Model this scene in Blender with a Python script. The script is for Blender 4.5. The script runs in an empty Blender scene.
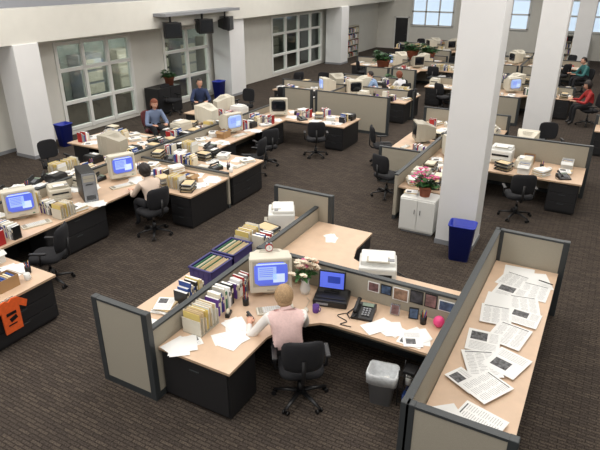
import bpy, bmesh, math, random
from mathutils import Vector, Matrix, Euler
random.seed(7)
SC=bpy.context.scene
COL=SC.collection
SC.view_settings.view_transform='Standard'
pi=math.pi
# ------------------------------------------------------------ materials
def mat(name,c,rough=.6,metal=0,noise=0,nscale=30,bump=0,emit=0,spec=.5):
    m=bpy.data.materials.new(name);m.use_nodes=True
    nt=m.node_tree;b=nt.nodes['Principled BSDF']
    b.inputs['Base Color'].default_value=(*c,1);b.inputs['Roughness'].default_value=rough
    b.inputs['Metallic'].default_value=metal
    b.inputs['Specular IOR Level'].default_value=spec
    if emit:
        b.inputs['Emission Color'].default_value=(*c,1);b.inputs['Emission Strength'].default_value=emit
    if noise or bump:
        tc=nt.nodes.new('ShaderNodeTexCoord');n=nt.nodes.new('ShaderNodeTexNoise');n.inputs['Scale'].default_value=nscale;n.inputs['Detail'].default_value=4
        nt.links.new(tc.outputs['Object'],n.inputs['Vector'])
        if noise:
            r=nt.nodes.new('ShaderNodeMapRange');r.inputs[1].default_value=.3;r.inputs[2].default_value=.7
            r.inputs[3].default_value=1-noise;r.inputs[4].default_value=1+noise
            nt.links.new(n.outputs['Fac'],r.inputs[0])
            mx=nt.nodes.new('ShaderNodeVectorMath');mx.operation='SCALE';mx.inputs[0].default_value=c
            nt.links.new(r.outputs[0],mx.inputs['Scale']);nt.links.new(mx.outputs[0],b.inputs['Base Color'])
        if bump:
            bp=nt.nodes.new('ShaderNodeBump');bp.inputs['Strength'].default_value=bump;bp.inputs['Distance'].default_value=.01
            nt.links.new(n.outputs['Fac'],bp.inputs['Height']);nt.links.new(bp.outputs[0],b.inputs['Normal'])
    return m
def s(r,g,b):
    f=lambda v:(v/255/12.92) if v/255<=.04045 else ((v/255+.055)/1.055)**2.4
    return (f(r),f(g),f(b))
TOP=mat('laminate_wood',s(212,183,156),.45,noise=.05,nscale=6)
EDGE=mat('laminate_edge',s(190,162,134),.5)
FAB=mat('panel_fabric',s(164,157,142),.95,noise=.08,nscale=180,bump=.2)
TRIM=mat('dark_trim',s(54,58,60),.45)
CHAR=mat('charcoal_metal',s(28,28,30),.5,noise=.08,nscale=20)
CHAR2=mat('charcoal_drawer',s(36,36,38),.45)
BLK=mat('black_fabric',s(25,25,29),.9,noise=.15,nscale=120,bump=.2)
BPL=mat('black_plastic',s(22,22,24),.4)
BEI=mat('beige_plastic',s(212,206,190),.5)
BEI2=mat('beige_plastic_dark',s(176,170,155),.5)
WHT=mat('white_plastic',s(226,226,222),.5)
GRY=mat('grey_plastic',s(140,142,146),.5)
PAP=mat('paper_white',s(238,238,236),.8)
PAP2=mat('paper_cream',s(226,218,196),.8)
INK=mat('ink_grey',s(188,188,188),.8,noise=.3,nscale=90)
INKD=mat('ink_dark',s(96,96,98),.8,noise=.7,nscale=26)
YEL=mat('folder_yellow',s(222,200,120),.7)
MAN=mat('folder_manila',s(212,190,150),.7)
CARD=mat('cardboard',s(170,135,95),.85)
RED=mat('cover_red',s(170,40,40),.6)
GRN=mat('cover_green',s(50,110,80),.6)
BLU=mat('cover_blue',s(50,80,150),.6)
PUR=mat('cover_purple',s(96,60,140),.6)
NAVY=mat('crate_navy',s(52,48,110),.5)
BIN=mat('bin_blue',s(36,54,165),.45)
SCRB=mat('screen_blue',s(84,104,215),.3,emit=.6)
SCRL=mat('screen_light',s(150,175,230),.3,emit=.6)
SCRW=mat('screen_white',s(190,210,235),.3,emit=.6)
SCRD=mat('screen_dark',s(20,24,30),.15)
CHR=mat('chrome',s(170,170,175),.25,metal=1)
SKIN=mat('skin',s(216,165,140),.6)
LIP=mat('lips',s(170,90,85),.5)
EYEW=mat('eye_white',s(240,240,240),.3)
EYED=mat('eye_dark',s(40,30,25),.3)
LEAF=mat('leaf_green',s(50,100,45),.6,noise=.3,nscale=20)
LEAF2=mat('leaf_dark',s(35,70,35),.6,noise=.3,nscale=20)
PINK=mat('petal_pink',s(215,100,150),.7)
PETW=mat('petal_cream',s(238,225,205),.7)
TERR=mat('terracotta',s(150,85,60),.8)
WALL=mat('wall_paint',s(216,214,206),.85,noise=.02,nscale=3)
COLM=mat('column_paint',s(228,228,228),.8,noise=.015,nscale=2)
WGRY=mat('wall_grey',s(140,142,148),.85)
WFR=mat('window_frame_paint',s(226,226,222),.6)
ORG=mat('orange_cloth',s(232,96,36),.85,noise=.1,nscale=20)
BAGM=mat('bin_liner',s(205,208,210),.35,noise=.1,nscale=30,bump=.6)
REDBR=mat('maroon_fabric',s(96,40,44),.9)
# carpet
CARP=bpy.data.materials.new('carpet_tile');CARP.use_nodes=True
nt=CARP.node_tree;b=nt.nodes['Principled BSDF'];b.inputs['Roughness'].default_value=.95;b.inputs['Specular IOR Level'].default_value=.1
tc=nt.nodes.new('ShaderNodeTexCoord')
br=nt.nodes.new('ShaderNodeTexBrick');br.inputs['Scale'].default_value=1
br.inputs['Brick Width'].default_value=.19;br.inputs['Row Height'].default_value=.052;br.inputs['Mortar Size'].default_value=.012
br.inputs['Mortar Smooth'].default_value=.8
br.inputs['Color1'].default_value=(*s(86,77,69),1);br.inputs['Color2'].default_value=(*s(69,62,57),1);br.inputs['Mortar'].default_value=(*s(54,48,44),1)
no=nt.nodes.new('ShaderNodeTexNoise');no.inputs['Scale'].default_value=55;no.inputs['Detail'].default_value=3
mr=nt.nodes.new('ShaderNodeMapRange');mr.inputs[1].default_value=.3;mr.inputs[2].default_value=.7;mr.inputs[3].default_value=.5;mr.inputs[4].default_value=1.45
vm=nt.nodes.new('ShaderNodeVectorMath');vm.operation='SCALE'
nt.links.new(tc.outputs['Object'],br.inputs['Vector']);nt.links.new(tc.outputs['Object'],no.inputs['Vector'])
nt.links.new(no.outputs['Fac'],mr.inputs[0]);nt.links.new(br.outputs['Color'],vm.inputs[0]);nt.links.new(mr.outputs[0],vm.inputs['Scale'])
nt.links.new(vm.outputs[0],b.inputs['Base Color'])
# glass
GLS=bpy.data.materials.new('window_glass');GLS.use_nodes=True
nt=GLS.node_tree;nt.nodes.clear()
o=nt.nodes.new('ShaderNodeOutputMaterial');mx=nt.nodes.new('ShaderNodeMixShader');tr=nt.nodes.new('ShaderNodeBsdfTransparent');gl=nt.nodes.new('ShaderNodeBsdfGlossy')
tr.inputs[0].default_value=(.8,.86,.84,1);gl.inputs['Roughness'].default_value=.05;mx.inputs[0].default_value=.12
nt.links.new(tr.outputs[0],mx.inputs[1]);nt.links.new(gl.outputs[0],mx.inputs[2]);nt.links.new(mx.outputs[0],o.inputs[0])

# ------------------------------------------------------------ mesh builder
class B:
    def __init__(s_): s_.bm=bmesh.new();s_.m=[]
    def mi(s_,m):
        if m not in s_.m:s_.m.append(m)
        return s_.m.index(m)
    def box(s_,c,d,m,rz=0,rx=0,ry=0,bev=0,top=(1,1),seg=2,smooth=False):
        r=bmesh.ops.create_cube(s_.bm,size=1);vs=r['verts']
        for v in vs:
            if v.co.z>0:v.co.x*=top[0];v.co.y*=top[1]
            v.co=Vector((v.co.x*d[0],v.co.y*d[1],v.co.z*d[2]))
        M=Matrix.Translation(c)@Euler((rx,ry,rz)).to_matrix().to_4x4()
        bmesh.ops.transform(s_.bm,matrix=M,verts=vs)
        fs=set(f for v in vs for f in v.link_faces);k=s_.mi(m)
        for f in fs:f.material_index=k
        if bev:
            es=list(set(e for v in vs for e in v.link_edges))
            r=bmesh.ops.bevel(s_.bm,geom=es,offset=bev,segments=seg,profile=.5,affect='EDGES',clamp_overlap=True)
            for f in r['faces']:f.material_index=k
    def b2(s_,x0,x1,y0,y1,z0,z1,m,bev=0):
        s_.box(((x0+x1)/2,(y0+y1)/2,(z0+z1)/2),(x1-x0,y1-y0,z1-z0),m,bev=bev)
    def loft(s_,rings,m,caps=True,smooth=True,closed=True):
        k=s_.mi(m);vr=[[s_.bm.verts.new(p) for p in r] for r in rings];n=len(vr[0])
        for a,b_ in zip(vr,vr[1:]):
            for i in range(n if closed else n-1):
                f=s_.bm.faces.new((a[i],a[(i+1)%n],b_[(i+1)%n],b_[i]));f.material_index=k;f.smooth=smooth
        if caps:
            f=s_.bm.faces.new(vr[0][::-1]);f.material_index=k
            f=s_.bm.faces.new(vr[-1]);f.material_index=k
    def tube(s_,path,rad,m,n=8,flat=1):
        P=[Vector(p) for p in path]
        if not hasattr(rad,'__len__'):rad=[rad]*len(P)
        rings=[]
        for i,p in enumerate(P):
            t=(P[min(i+1,len(P)-1)]-P[max(i-1,0)]).normalized()
            up=Vector((0,0,1)) if abs(t.z)<.9 else Vector((0,1,0))
            a=t.cross(up).normalized();b_=t.cross(a).normalized()
            rings.append([p+(a*math.cos(2*pi*j/n)+b_*math.sin(2*pi*j/n)*flat)*rad[i] for j in range(n)])
        s_.loft(rings,m)
    def cyl(s_,p0,p1,r0,r1,m,n=14): s_.tube([p0,p1],[r0,r1],m,n)
    def sph(s_,c,r,m,u=14,v=9,fn=None,cut=None):
        k=s_.mi(m);c=Vector(c)
        if not hasattr(r,'__len__'):r=(r,r,r)
        g=[]
        for j in range(v+1):
            th=pi*j/v;row=[]
            for i in range(u):
                ph=2*pi*i/u
                p=Vector((r[0]*math.sin(th)*math.cos(ph),r[1]*math.sin(th)*math.sin(ph),r[2]*math.cos(th)))
                if fn:p=fn(p)
                row.append(p)
            g.append(row)
        vs=[[s_.bm.verts.new(c+p) for p in row] if 0<j<v else [s_.bm.verts.new(c+row[0])] for j,row in enumerate(g)]
        for j in range(v):
            for i in range(u):
                a=vs[j];b_=vs[j+1];i2=(i+1)%u
                if j==0:q=(a[0],b_[i],b_[i2])
                elif j==v-1:q=(a[i],b_[0],a[i2])
                else:q=(a[i],b_[i],b_[i2],a[i2])
                if cut:
                    cc=sum((x.co for x in q),Vector())/len(q)-c
                    if cut(cc):continue
                f=s_.bm.faces.new(q);f.material_index=k;f.smooth=True
    def slab(s_,pts,z0,z1,m,me=None):
        k=s_.mi(m);ke=s_.mi(me or m)
        a=[s_.bm.verts.new((x,y,z0)) for x,y in pts];b_=[s_.bm.verts.new((x,y,z1)) for x,y in pts];n=len(a)
        f=s_.bm.faces.new(b_);f.material_index=k
        f=s_.bm.faces.new(a[::-1]);f.material_index=ke
        for i in range(n):
            f=s_.bm.faces.new((a[i],a[(i+1)%n],b_[(i+1)%n],b_[i]));f.material_index=ke
    def mesh(s_,name):
        me=bpy.data.meshes.new(name);s_.bm.normal_update();s_.bm.to_mesh(me);s_.bm.free()
        for m in s_.m:me.materials.append(m)
        return me
    def obj(s_,name,loc=(0,0,0),rz=0,parent=None,sc=1):
        return put(s_.mesh(name),name,loc,rz,parent,sc)
def put(me,name,loc=(0,0,0),rz=0,parent=None,sc=1):
    o=bpy.data.objects.new(name,me);COL.objects.link(o);o.location=loc;o.rotation_euler=(0,0,rz)
    o.scale=(sc,sc,sc) if not hasattr(sc,'__len__') else sc
    if parent:o.parent=parent
    return o
D=math.radians
S=1.13
TZ=.765   # table top height
# ------------------------------------------------------------ prototypes
def rr(w,d,z,r=.3,n=20,cy=0):
    out=[]
    for i in range(n):
        t=2*pi*i/n;c_,s_=math.cos(t),math.sin(t)
        out.append((w/2*math.copysign(abs(c_)**r,c_),cy+d/2*math.copysign(abs(s_)**r,s_),z))
    return out
def chair_mesh(fab,arms=True):
    b=B()
    for i in range(5):
        a=2*pi*i/5+.3;dx,dy=math.cos(a),math.sin(a)
        b.tube([(dx*.03,dy*.03,.115),(dx*.17,dy*.17,.1),(dx*.31,dy*.31,.075)],[.034,.026,.018],BPL,8,.7)
        px,py=-dy*.018,dx*.018
        for q in(-1,1):
            b.cyl((dx*.31+px*q,dy*.31+py*q,.028),(dx*.31+px*2*q,dy*.31+py*2*q,.028),.028,.028,BPL,10)
        b.cyl((dx*.31,dy*.31,.02),(dx*.31,dy*.31,.075),.01,.01,BPL,6)
    b.cyl((0,0,.08),(0,0,.25),.038,.034,BPL,12);b.cyl((0,0,.25),(0,0,.42),.02,.02,CHR,10)
    b.box((0,0,.415),(.2,.26,.04),BPL,bev=.01)
    b.loft([rr(.40,.38,.43,.5),rr(.48,.46,.445,.5),rr(.50,.48,.475,.5),rr(.49,.47,.505,.5),rr(.42,.40,.52,.55),rr(.2,.2,.517,.6)],fab)
    n=12
    def bk(w,z,th):
        pts=[]
        for i in range(n+1):
            x=-w/2+w*i/n;pts.append((x,-.25+.9*x*x*.9-(z-.6)*.12,z))
        for i in range(n,-1,-1):
            x=-w/2+w*i/n;pts.append((x,-.25-th*(1-(abs(x)/(w/2))**4*.8)+.9*x*x*.9-(z-.6)*.12,z))
        return pts
    b.loft([bk(.26,.58,.03),bk(.38,.60,.05),bk(.44,.68,.07),bk(.46,.8,.07),bk(.45,.90,.065),bk(.4,.96,.05),bk(.28,.985,.03)],fab)
    b.tube([(0,-.08,.42),(0,-.27,.43),(0,-.335,.5),(0,-.345,.78)],[.025,.025,.025,.022],BPL,8,.6)
    if arms:
        for q in(-1,1):
            b.tube([(q*.2,0,.43),(q*.285,0,.45),(q*.295,-.02,.63)],[.018,.02,.016],BPL,8)
            b.box((q*.29,.01,.64),(.06,.25,.03),BPL,bev=.012)
    return b.mesh('task_chair')
CH=chair_mesh(BLK);CHN=chair_mesh(BLK,False);CHM=chair_mesh(REDBR)
def chair(x,y,rz,me=None,sc=S,name='office_chair'): return put(me or CH,name,(x,y,0.001),D(rz),sc=sc)
def crt_mesh(scr,kind=0,case=BEI):
    b=B();w,h=.44,.40
    b.cyl((0,.02,0),(0,.02,.02),.14,.13,case,18);b.cyl((0,.02,.02),(0,.02,.06),.07,.09,case,14)
    b.box((0,-.15,.06+h/2),(w,.09,h),case,bev=.014)
    R=lambda w_,h_,y,cz:[(-w_/2,y,cz-h_/2),(w_/2,y,cz-h_/2),(w_/2,y,cz+h_/2),(-w_/2,y,cz+h_/2)]
    b.loft([R(.42,.38,-.11,.26),R(.41,.37,.0,.26),R(.30,.27,.16,.24),R(.26,.23,.24,.235)],case,smooth=False)
    for i in range(5): b.box((0,-.02+i*.035,.447-max(0,i-1)*.012),(.22-.015*i,.008,.004),BEI2)
    b.box((0,-.196,.285),(.375,.006,.295),BEI2 if case is BEI else BPL)
    b.sph((0,-.198,.285),(.172,.012,.134),scr,20,10,fn=lambda p:Vector((math.copysign(min(abs(p.x)*1.25,.172),p.x),p.y,math.copysign(min(abs(p.z)*1.25,.134),p.z))))
    if kind:
        b.box((-.04,-.2125,.30),(.19,.002,.15),SCRL);b.box((.08,-.2125,.24),(.12,.002,.10),SCRW)
        b.box((0,-.2125,.405),(.3,.002,.014),SCRW)
        for i in range(5):b.box((-.05,-.2142,.355-i*.022),(.14,.001,.006),SCRB)
    b.box((.15,-.197,.09),(.03,.006,.012),GRN);b.box((0,-.197,.092),(.09,.006,.01),BEI2)
    return b.mesh('crt_monitor')
CRTs=[crt_mesh(SCRB,1),crt_mesh(SCRD),crt_mesh(SCRL,1),crt_mesh(SCRD,0,BEI2)]
def keyboard_mesh():
    b=B();b.box((0,0,.012),(.46,.16,.024),BEI,bev=.006)
    for r in range(5):
        for c in range(15): b.box((-.195+c*.0275,.052-r*.026,.029),(.022,.021,.01),WHT if (c>1 and c<13) else BEI2,top=(.85,.85))
    return b.mesh('computer_keyboard')
def mouse_mesh():
    b=B();b.sph((0,0,.012),(.032,.055,.022),BEI,12,7,fn=lambda p:Vector((p.x,p.y,max(p.z,-.011))))
    b.tube([(0,.05,.01),(.02,.12,.006),(.05,.22,.006),(.02,.3,.006)],.003,BEI2,5);return b.mesh('computer_mouse')
def printer_mesh(c=BEI,w=.42,d=.4,h=.28):
    b=B();b.box((0,0,h*.42),(w,d,h*.84),c,bev=.02)
    b.box((0,.03,h*.9),(w*.92,d*.8,h*.22),c,bev=.02)
    b.box((0,-d*.2,h*1.005),(w*.6,d*.35,.012),BEI2);b.box((0,-d*.18,h*1.03),(w*.5,d*.3,.008),PAP)
    b.box((0,-d/2-.004,h*.55),(w*.75,.012,h*.12),BPL);b.box((0,-d/2-.03,h*.18),(w*.7,.09,h*.16),BEI2,bev=.006)
    b.box((w*.3,-d/2+.13,h*1.02),(w*.25,.06,.012),GRY)
    return b.mesh('laser_printer')
def tower_mesh(c=BEI,f=BEI2):
    b=B();b.box((0,0,.22),(.2,.44,.44),c,bev=.01);b.box((0,-.224,.22),(.185,.012,.42),f,bev=.004)
    for z in(.38,.33):b.box((0,-.232,z),(.15,.006,.04),BEI2 if f is not BEI2 else BEI)
    b.box((0,-.232,.27),(.1,.006,.01),BPL);b.cyl((.05,-.228,.15),(.05,-.238,.15),.012,.012,GRY,10)
    for i in range(6):b.box((0,-.232,.04+i*.012),(.13,.006,.004),BPL)
    return b.mesh('computer_tower')
LCD=mat('lcd',s(120,135,120))
def phone_mesh():
    b=B();b.loft([[(-.11,-.12,0),(.11,-.12,0),(.11,.12,0),(-.11,.12,0)],[(-.11,-.12,.025),(.11,-.12,.025),(.11,.12,.075),(-.11,.12,.075)]],BPL,smooth=False)
    b.tube([(-.075,-.1,.07),(-.075,-.07,.088),(-.075,.0,.095),(-.075,.07,.115),(-.075,.105,.11)],[.024,.02,.015,.02,.026],BPL,8)
    for r in range(4):
        for c in range(3): b.box((.0+c*.03,-.07+r*.03,.046+r*.0062),(.02,.017,.01),GRY,rx=.2)
    b.box((.03,.08,.075),(.12,.05,.006),LCD,rx=.2)
    b.tube([(-.075,-.1,.06),(-.12,-.13,.01),(-.17,-.05,.008),(-.13,.05,.008),(-.11,.1,.01)],.006,BPL,6)
    return b.mesh('desk_phone')
def sheet(b,x,y,z,w,h,rz,m=PAP,kind=0):
    b.box((x,y,z),(w,h,.0012),m,rz=rz)
    c,s_=math.cos(rz),math.sin(rz)
    def L(u,v,a,q,mm): b.box((x+u*c-v*s_,y+u*s_+v*c,z+.0012),(a,q,.0006),mm,rz=rz)
    if kind==1:
        L(0,h*.43,w*.8,h*.03,INKD)
        for cc in(-1,0,1):
            for i in range(15):
                L(cc*w*.29,h*.37-i*h*.055,w*.24*(.6 if (i+cc)%5==0 else 1),h*.016,INK)
    if kind==2:
        for i in range(5): L(0,h*.4-i*h*.06,w*.8,h*.016,INK)
        L(-w*.1,-h*.15,w*.5,h*.35,INKD)
    if kind==3:
        L(-w*.15,h*.2,w*.5,h*.38,INKD)
        for i in range(8): L(w*.3,h*.4-i*h*.055,w*.25,h*.016,INK)
        for i in range(6): L(0,-h*.1-i*h*.06,w*.8,h*.016,INK)
def stack_mesh(n,seed,mats=(PAP,),w=.216,h=.28,th=.008):
    r=random.Random(seed);b=B();z=0
    for i in range(n):
        t=th*r.uniform(.4,1.6);m=r.choice(mats)
        b.box((r.uniform(-.02,.02),r.uniform(-.02,.02),z+t/2),(w,h,t),m,rz=r.uniform(-.15,.15));z+=t+.0005
    sheet(b,0,0,z+.0006,w,h,r.uniform(-.3,.3),PAP,r.choice([0,2,3]))
    return b.mesh('paper_stack')
def loose_mesh(n,seed):
    r=random.Random(seed);b=B()
    for i in range(n): sheet(b,r.uniform(-.12,.12),r.uniform(-.1,.1),.001+i*.0022,.216,.28,r.uniform(-1,1),PAP,r.choice([0,0,2,2,3]))
    return b.mesh('loose_papers')
def books_mesh(seed,n=9):
    r=random.Random(seed);b=B();x=-.2
    for i in range(n):
        t=r.uniform(.02,.05);h=r.uniform(.2,.3);d=r.uniform(.16,.22)
        if x+t>.22:break
        c=r.choice([RED,GRN,BLU,PUR,PAP,MAN,YEL,BPL,PAP2,BEI,PAP,BEI,GRY])
        b.box((x+t/2,0,h/2),(t-.003,d,h),c,bev=.002,seg=1);b.box((x+t/2,0,h-.001),(t*.7,d-.012,.006),PAP)
        b.box((x+t/2,-d/2-.001,h*.7),(t*.6,.003,h*.2),PAP2 if c not in(PAP,PAP2) else INKD);x+=t
    return b.mesh('book_row')
def organizer_mesh(seed,n=6):
    r=random.Random(seed);b=B();b.box((0,0,.006),(.34,.26,.012),BEI2)
    for i in range(n+1):
        x=-.165+i*.33/n
        b.slab([(x-.003,-.13),(x+.003,-.13),(x+.003,.13),(x-.003,.13)],.01,.2+.02*(i%2),BEI)
    for i in range(n):
        for k in range(3):
            x=-.165+(i+.25+.25*k)*.33/n
            b.box((x,r.uniform(-.01,.02),.15),(.006,.23,.25+r.uniform(-.02,.03)),r.choice([MAN,PAP,YEL,PAP2,MAN]),ry=r.uniform(-.06,.06))
    return b.mesh('file_organizer')
def tray_mesh(c,seed):
    r=random.Random(seed);b=B()
    for k in range(3):
        z=k*.075
        b.box((0,0,z+.004),(.26,.34,.006),c)
        for q in(-1,1):b.box((q*.128,0,z+.02),(.005,.34,.03),c)
        b.box((0,.168,z+.02),(.26,.005,.03),c)
        for i in range(r.randint(3,6)): b.box((r.uniform(-.01,.01),r.uniform(-.02,.01),z+.011+i*.006),(.216,.28,.005),r.choice([PAP,PAP,PAP2,MAN]),rz=r.uniform(-.06,.06))
    for x in(-.128,.128):
        for y in(-.15,.15):b.cyl((x,y,0),(x,y,.17),.004,.004,CHR,6)
    return b.mesh('letter_tray')
def box_mesh(c,w,d,h):
    b=B()
    for q in(-1,1):
        b.box((q*(w/2-.004),0,h/2),(.008,d,h),c);b.box((0,q*(d/2-.004),h/2),(w-.016,.008,h),c)
        b.box((q*(w/2+.04),0,h-.02),(.11,d,.005),c,ry=q*.7)
    b.box((0,0,.004),(w-.016,d-.016,.008),c)
    r=random.Random(3)
    for i in range(6):b.box((-w*.36+i*w*.14,0,h*.5),(.03,d*.75,h*.8),r.choice([PAP,MAN,PAP2,GRY,BLU]),ry=.05)
    return b.mesh('document_box')
def crate_mesh(c=NAVY,seed=1):
    r=random.Random(seed);b=B();w,d,h=.46,.36,.22
    b.b2(-w/2,w/2,-d/2,d/2,.0,.012,c)
    for q in(-1,1):
        b.box((q*(w/2-.006),0,h/2),(.012,d,h),c);b.box((0,q*(d/2-.006),h/2),(w,.012,h),c)
        b.box((q*(w/2),0,h),(.03,d+.03,.02),c,bev=.005);b.box((0,q*(d/2),h),(w+.03,.03,.02),c,bev=.005)
        for i in range(4): b.box((q*(w/2+.002),-d/2+.06+i*.08,h/2),(.006,.012,h*.8),c)
    for i in range(14):
        y=-d/2+.03+i*(d-.06)/13
        b.box((r.uniform(-.01,.01),y,.12),(w-.05,.006,.2+r.uniform(-.02,.02)),r.choice([MAN,YEL,PAP,MAN,GRN,PAP2]),rx=r.uniform(-.1,.1))
    return b.mesh('file_crate')
def mug_mesh(c):
    b=B();n=14;R=lambda r,z:[(r*math.cos(2*pi*i/n),r*math.sin(2*pi*i/n),z) for i in range(n)]
    b.loft([R(.036,0),R(.04,.01),R(.041,.095),R(.036,.095),R(.034,.02)],c)
    b.tube([(.038,0,.075),(.06,0,.07),(.066,0,.05),(.058,0,.03),(.038,0,.024)],.006,c,6);return b.mesh('coffee_mug')
def cup_pens():
    b=B();n=12;R=lambda r,z:[(r*math.cos(2*pi*i/n),r*math.sin(2*pi*i/n),z) for i in range(n)]
    b.loft([R(.038,0),R(.04,.1),R(.036,.1),R(.034,.01)],BPL)
    for i in range(7):
        a=i*.9;b.cyl((.012*math.cos(a),.012*math.sin(a),.01),(.03*math.cos(a),.03*math.sin(a),.17),.004,.004,[RED,BLU,YEL,BPL,GRN][i%5],6)
    return b.mesh('pencil_cup')
def leafpts(b,p,dirv,L,w,m,droop=.4):
    p=Vector(p);d=Vector(dirv).normalized();side=d.cross(Vector((0,0,1)))
    side=side.normalized() if side.length>.01 else Vector((1,0,0))
    k=b.mi(m);prev=None;N=5
    for i in range(N+1):
        t=i/N;c=p+d*L*t+Vector((0,0,-droop*L*t*t));ww=w*math.sin(pi*(t*.9+.08))
        cur=(b.bm.verts.new(c+side*ww),b.bm.verts.new(c+Vector((0,0,-ww*.3))),b.bm.verts.new(c-side*ww))
        if prev:
            for j in(0,1):
                f=b.bm.faces.new((prev[j],prev[j+1],cur[j+1],cur[j]));f.material_index=k;f.smooth=True
        prev=cur
def plant_mesh(seed,flower=None,pot=TERR,n=34,R=.2,H=.3):
    r=random.Random(seed);b=B();q=16;C=lambda rr_,z:[(rr_*math.cos(2*pi*i/q),rr_*math.sin(2*pi*i/q),z) for i in range(q)]
    b.loft([C(.07,0),C(.095,.13),C(.105,.13),C(.105,.155),C(.09,.155),C(.085,.12)],pot)
    for i in range(n):
        a=r.uniform(0,2*pi);e=r.uniform(.2,1.4);d=(math.cos(a)*math.cos(e),math.sin(a)*math.cos(e),math.sin(e))
        p0=(0,0,.12);L=r.uniform(.4,1)*H
        tip=Vector(p0)+Vector(d)*L*.6
        b.tube([p0,tip],[.004,.003],LEAF2,5)
        for k in range(3): 
            aa=a+r.uniform(-1.5,1.5);leafpts(b,Vector(p0)+Vector(d)*L*r.uniform(.35,.6),(math.cos(aa),math.sin(aa),r.uniform(0,.8)),L*.45,L*.11,r.choice([LEAF,LEAF2]))
        if flower and i%2==0:
            tp=Vector(p0)+Vector(d)*L*1.0
            b.tube([tip,tp],.003,LEAF2,5)
            for k in range(6):
                aa=k*pi/3+r.random();leafpts(b,tp,(math.cos(aa),math.sin(aa),.6),.05,.024,flower,.1)
            b.sph(tp,.012,YEL,8,5)
    return b.mesh('potted_plant')
KB=keyboard_mesh();MS=mouse_mesh();PR=printer_mesh();PRW=printer_mesh(WHT,.46,.42,.34);PRB=printer_mesh(BPL,.42,.36,.2);TW=tower_mesh();TWB=tower_mesh(BPL,GRY);PH=phone_mesh()
STK=[stack_mesh(random.Random(i).randint(5,14),i,(PAP,PAP,PAP2,MAN,YEL) if i%2 else (PAP,PAP,PAP2)) for i in range(6)]
LSE=[loose_mesh(3+i%3,30+i) for i in range(6)]
BKS=[books_mesh(50+i) for i in range(5)]
ORGZ=[organizer_mesh(60+i) for i in range(2)]
TRY=[tray_mesh(BPL,1),tray_mesh(GRY,2),tray_mesh(BPL,3)]
BOX=[box_mesh(CARD,.38,.3,.22),box_mesh(WHT,.36,.3,.24)]
CRA=crate_mesh();MUG=[mug_mesh(c) for c in(PUR,WHT,RED)];CUP=cup_pens()
PLT=plant_mesh(3,None);PLP=plant_mesh(5,PINK,n=56)
def item(kind,x,y,z=None,rz=0,sc=S):
    z=TZ+.001 if z is None else z
    T={'crt':(CRTs,'crt_monitor'),'kb':([KB],'computer_keyboard'),'mouse':([MS],'computer_mouse'),'pr':([PR,PRB,PRB],'laser_printer'),'prw':([PRW],'laser_printer'),
       'tw':([TW,TWB],'computer_tower'),'ph':([PH],'desk_phone'),'stk':(STK,'paper_stack'),'lse':(LSE,'loose_papers'),'bks':(BKS,'book_row'),'tray':(TRY,'letter_tray'),'box':(BOX,'document_box'),
       'org':(ORGZ,'file_organizer'),'crate':([CRA],'file_crate'),'mug':(MUG,'coffee_mug'),'cup':([CUP],'pencil_cup'),'plt':([PLT],'potted_plant'),'plp':([PLP],'potted_flowers')}
    idx=None
    if ':' in kind: kind,idx=kind.split(':');idx=int(idx)
    ms,nm=T[kind];me=ms[idx] if idx is not None else random.choice(ms)
    return put(me,nm,(x,y,z),D(rz),sc=sc)
# ------------------------------------------------------------ panels and desks
def panel(b,x0,y0,x1,y1,h=1.3,z0=.0,posts=True):
    t=.035;lx=abs(x1-x0)>abs(y1-y0)
    if lx:
        a,c=min(x0,x1),max(x0,x1);b.b2(a,c,y0-t,y0+t,z0+.1,h-.03,FAB);b.b2(a,c,y0-t-.006,y0+t+.006,h-.03,h,TRIM);b.b2(a,c,y0-t-.004,y0+t+.004,z0,z0+.1,TRIM)
        ends=[(a,y0),(c,y0)]
    else:
        a,c=min(y0,y1),max(y0,y1);b.b2(x0-t,x0+t,a,c,z0+.1,h-.03,FAB);b.b2(x0-t-.006,x0+t+.006,a,c,h-.03,h,TRIM);b.b2(x0-t-.004,x0+t+.004,a,c,z0,z0+.1,TRIM)
        ends=[(x0,a),(x0,c)]
    if posts:
        for x,y in ends:b.box((x,y,(h+.006)/2),(.09,.09,h+.006),TRIM,bev=.008)
def top(b,pts): b.slab(pts,TZ-.035,TZ,TOP,EDGE)
def ped(b,x0,x1,y0,y1,face='-y',n=3):
    z1=TZ-.036
    b.b2(x0,x1,y0,y1,.04,z1,CHAR);b.b2(x0+.03,x1-.03,y0+.03,y1-.03,0,.04,BPL)
    h=(z1-.08)/n
    for i in range(n):
        zc=.06+h*(i+.5)
        if face in('-y','+y'):
            y=y0-.008 if face=='-y' else y1+.008
            b.box(((x0+x1)/2,y,zc),(x1-x0-.04,.016,h-.014),CHAR2,bev=.003);b.box(((x0+x1)/2,y+(-.012 if face=='-y' else .012),zc+h*.3),(.14,.012,.015),TRIM)
        else:
            x=x0-.008 if face=='-x' else x1+.008
            b.box((x,(y0+y1)/2,zc),(.016,y1-y0-.04,h-.014),CHAR2,bev=.003);b.box((x+(-.012 if face=='-x' else .012),(y0+y1)/2,zc+h*.3),(.012,.14,.015),TRIM)
def rect(x0,x1,y0,y1): return [(x0,y0),(x1,y0),(x1,y1),(x0,y1)]
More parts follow.
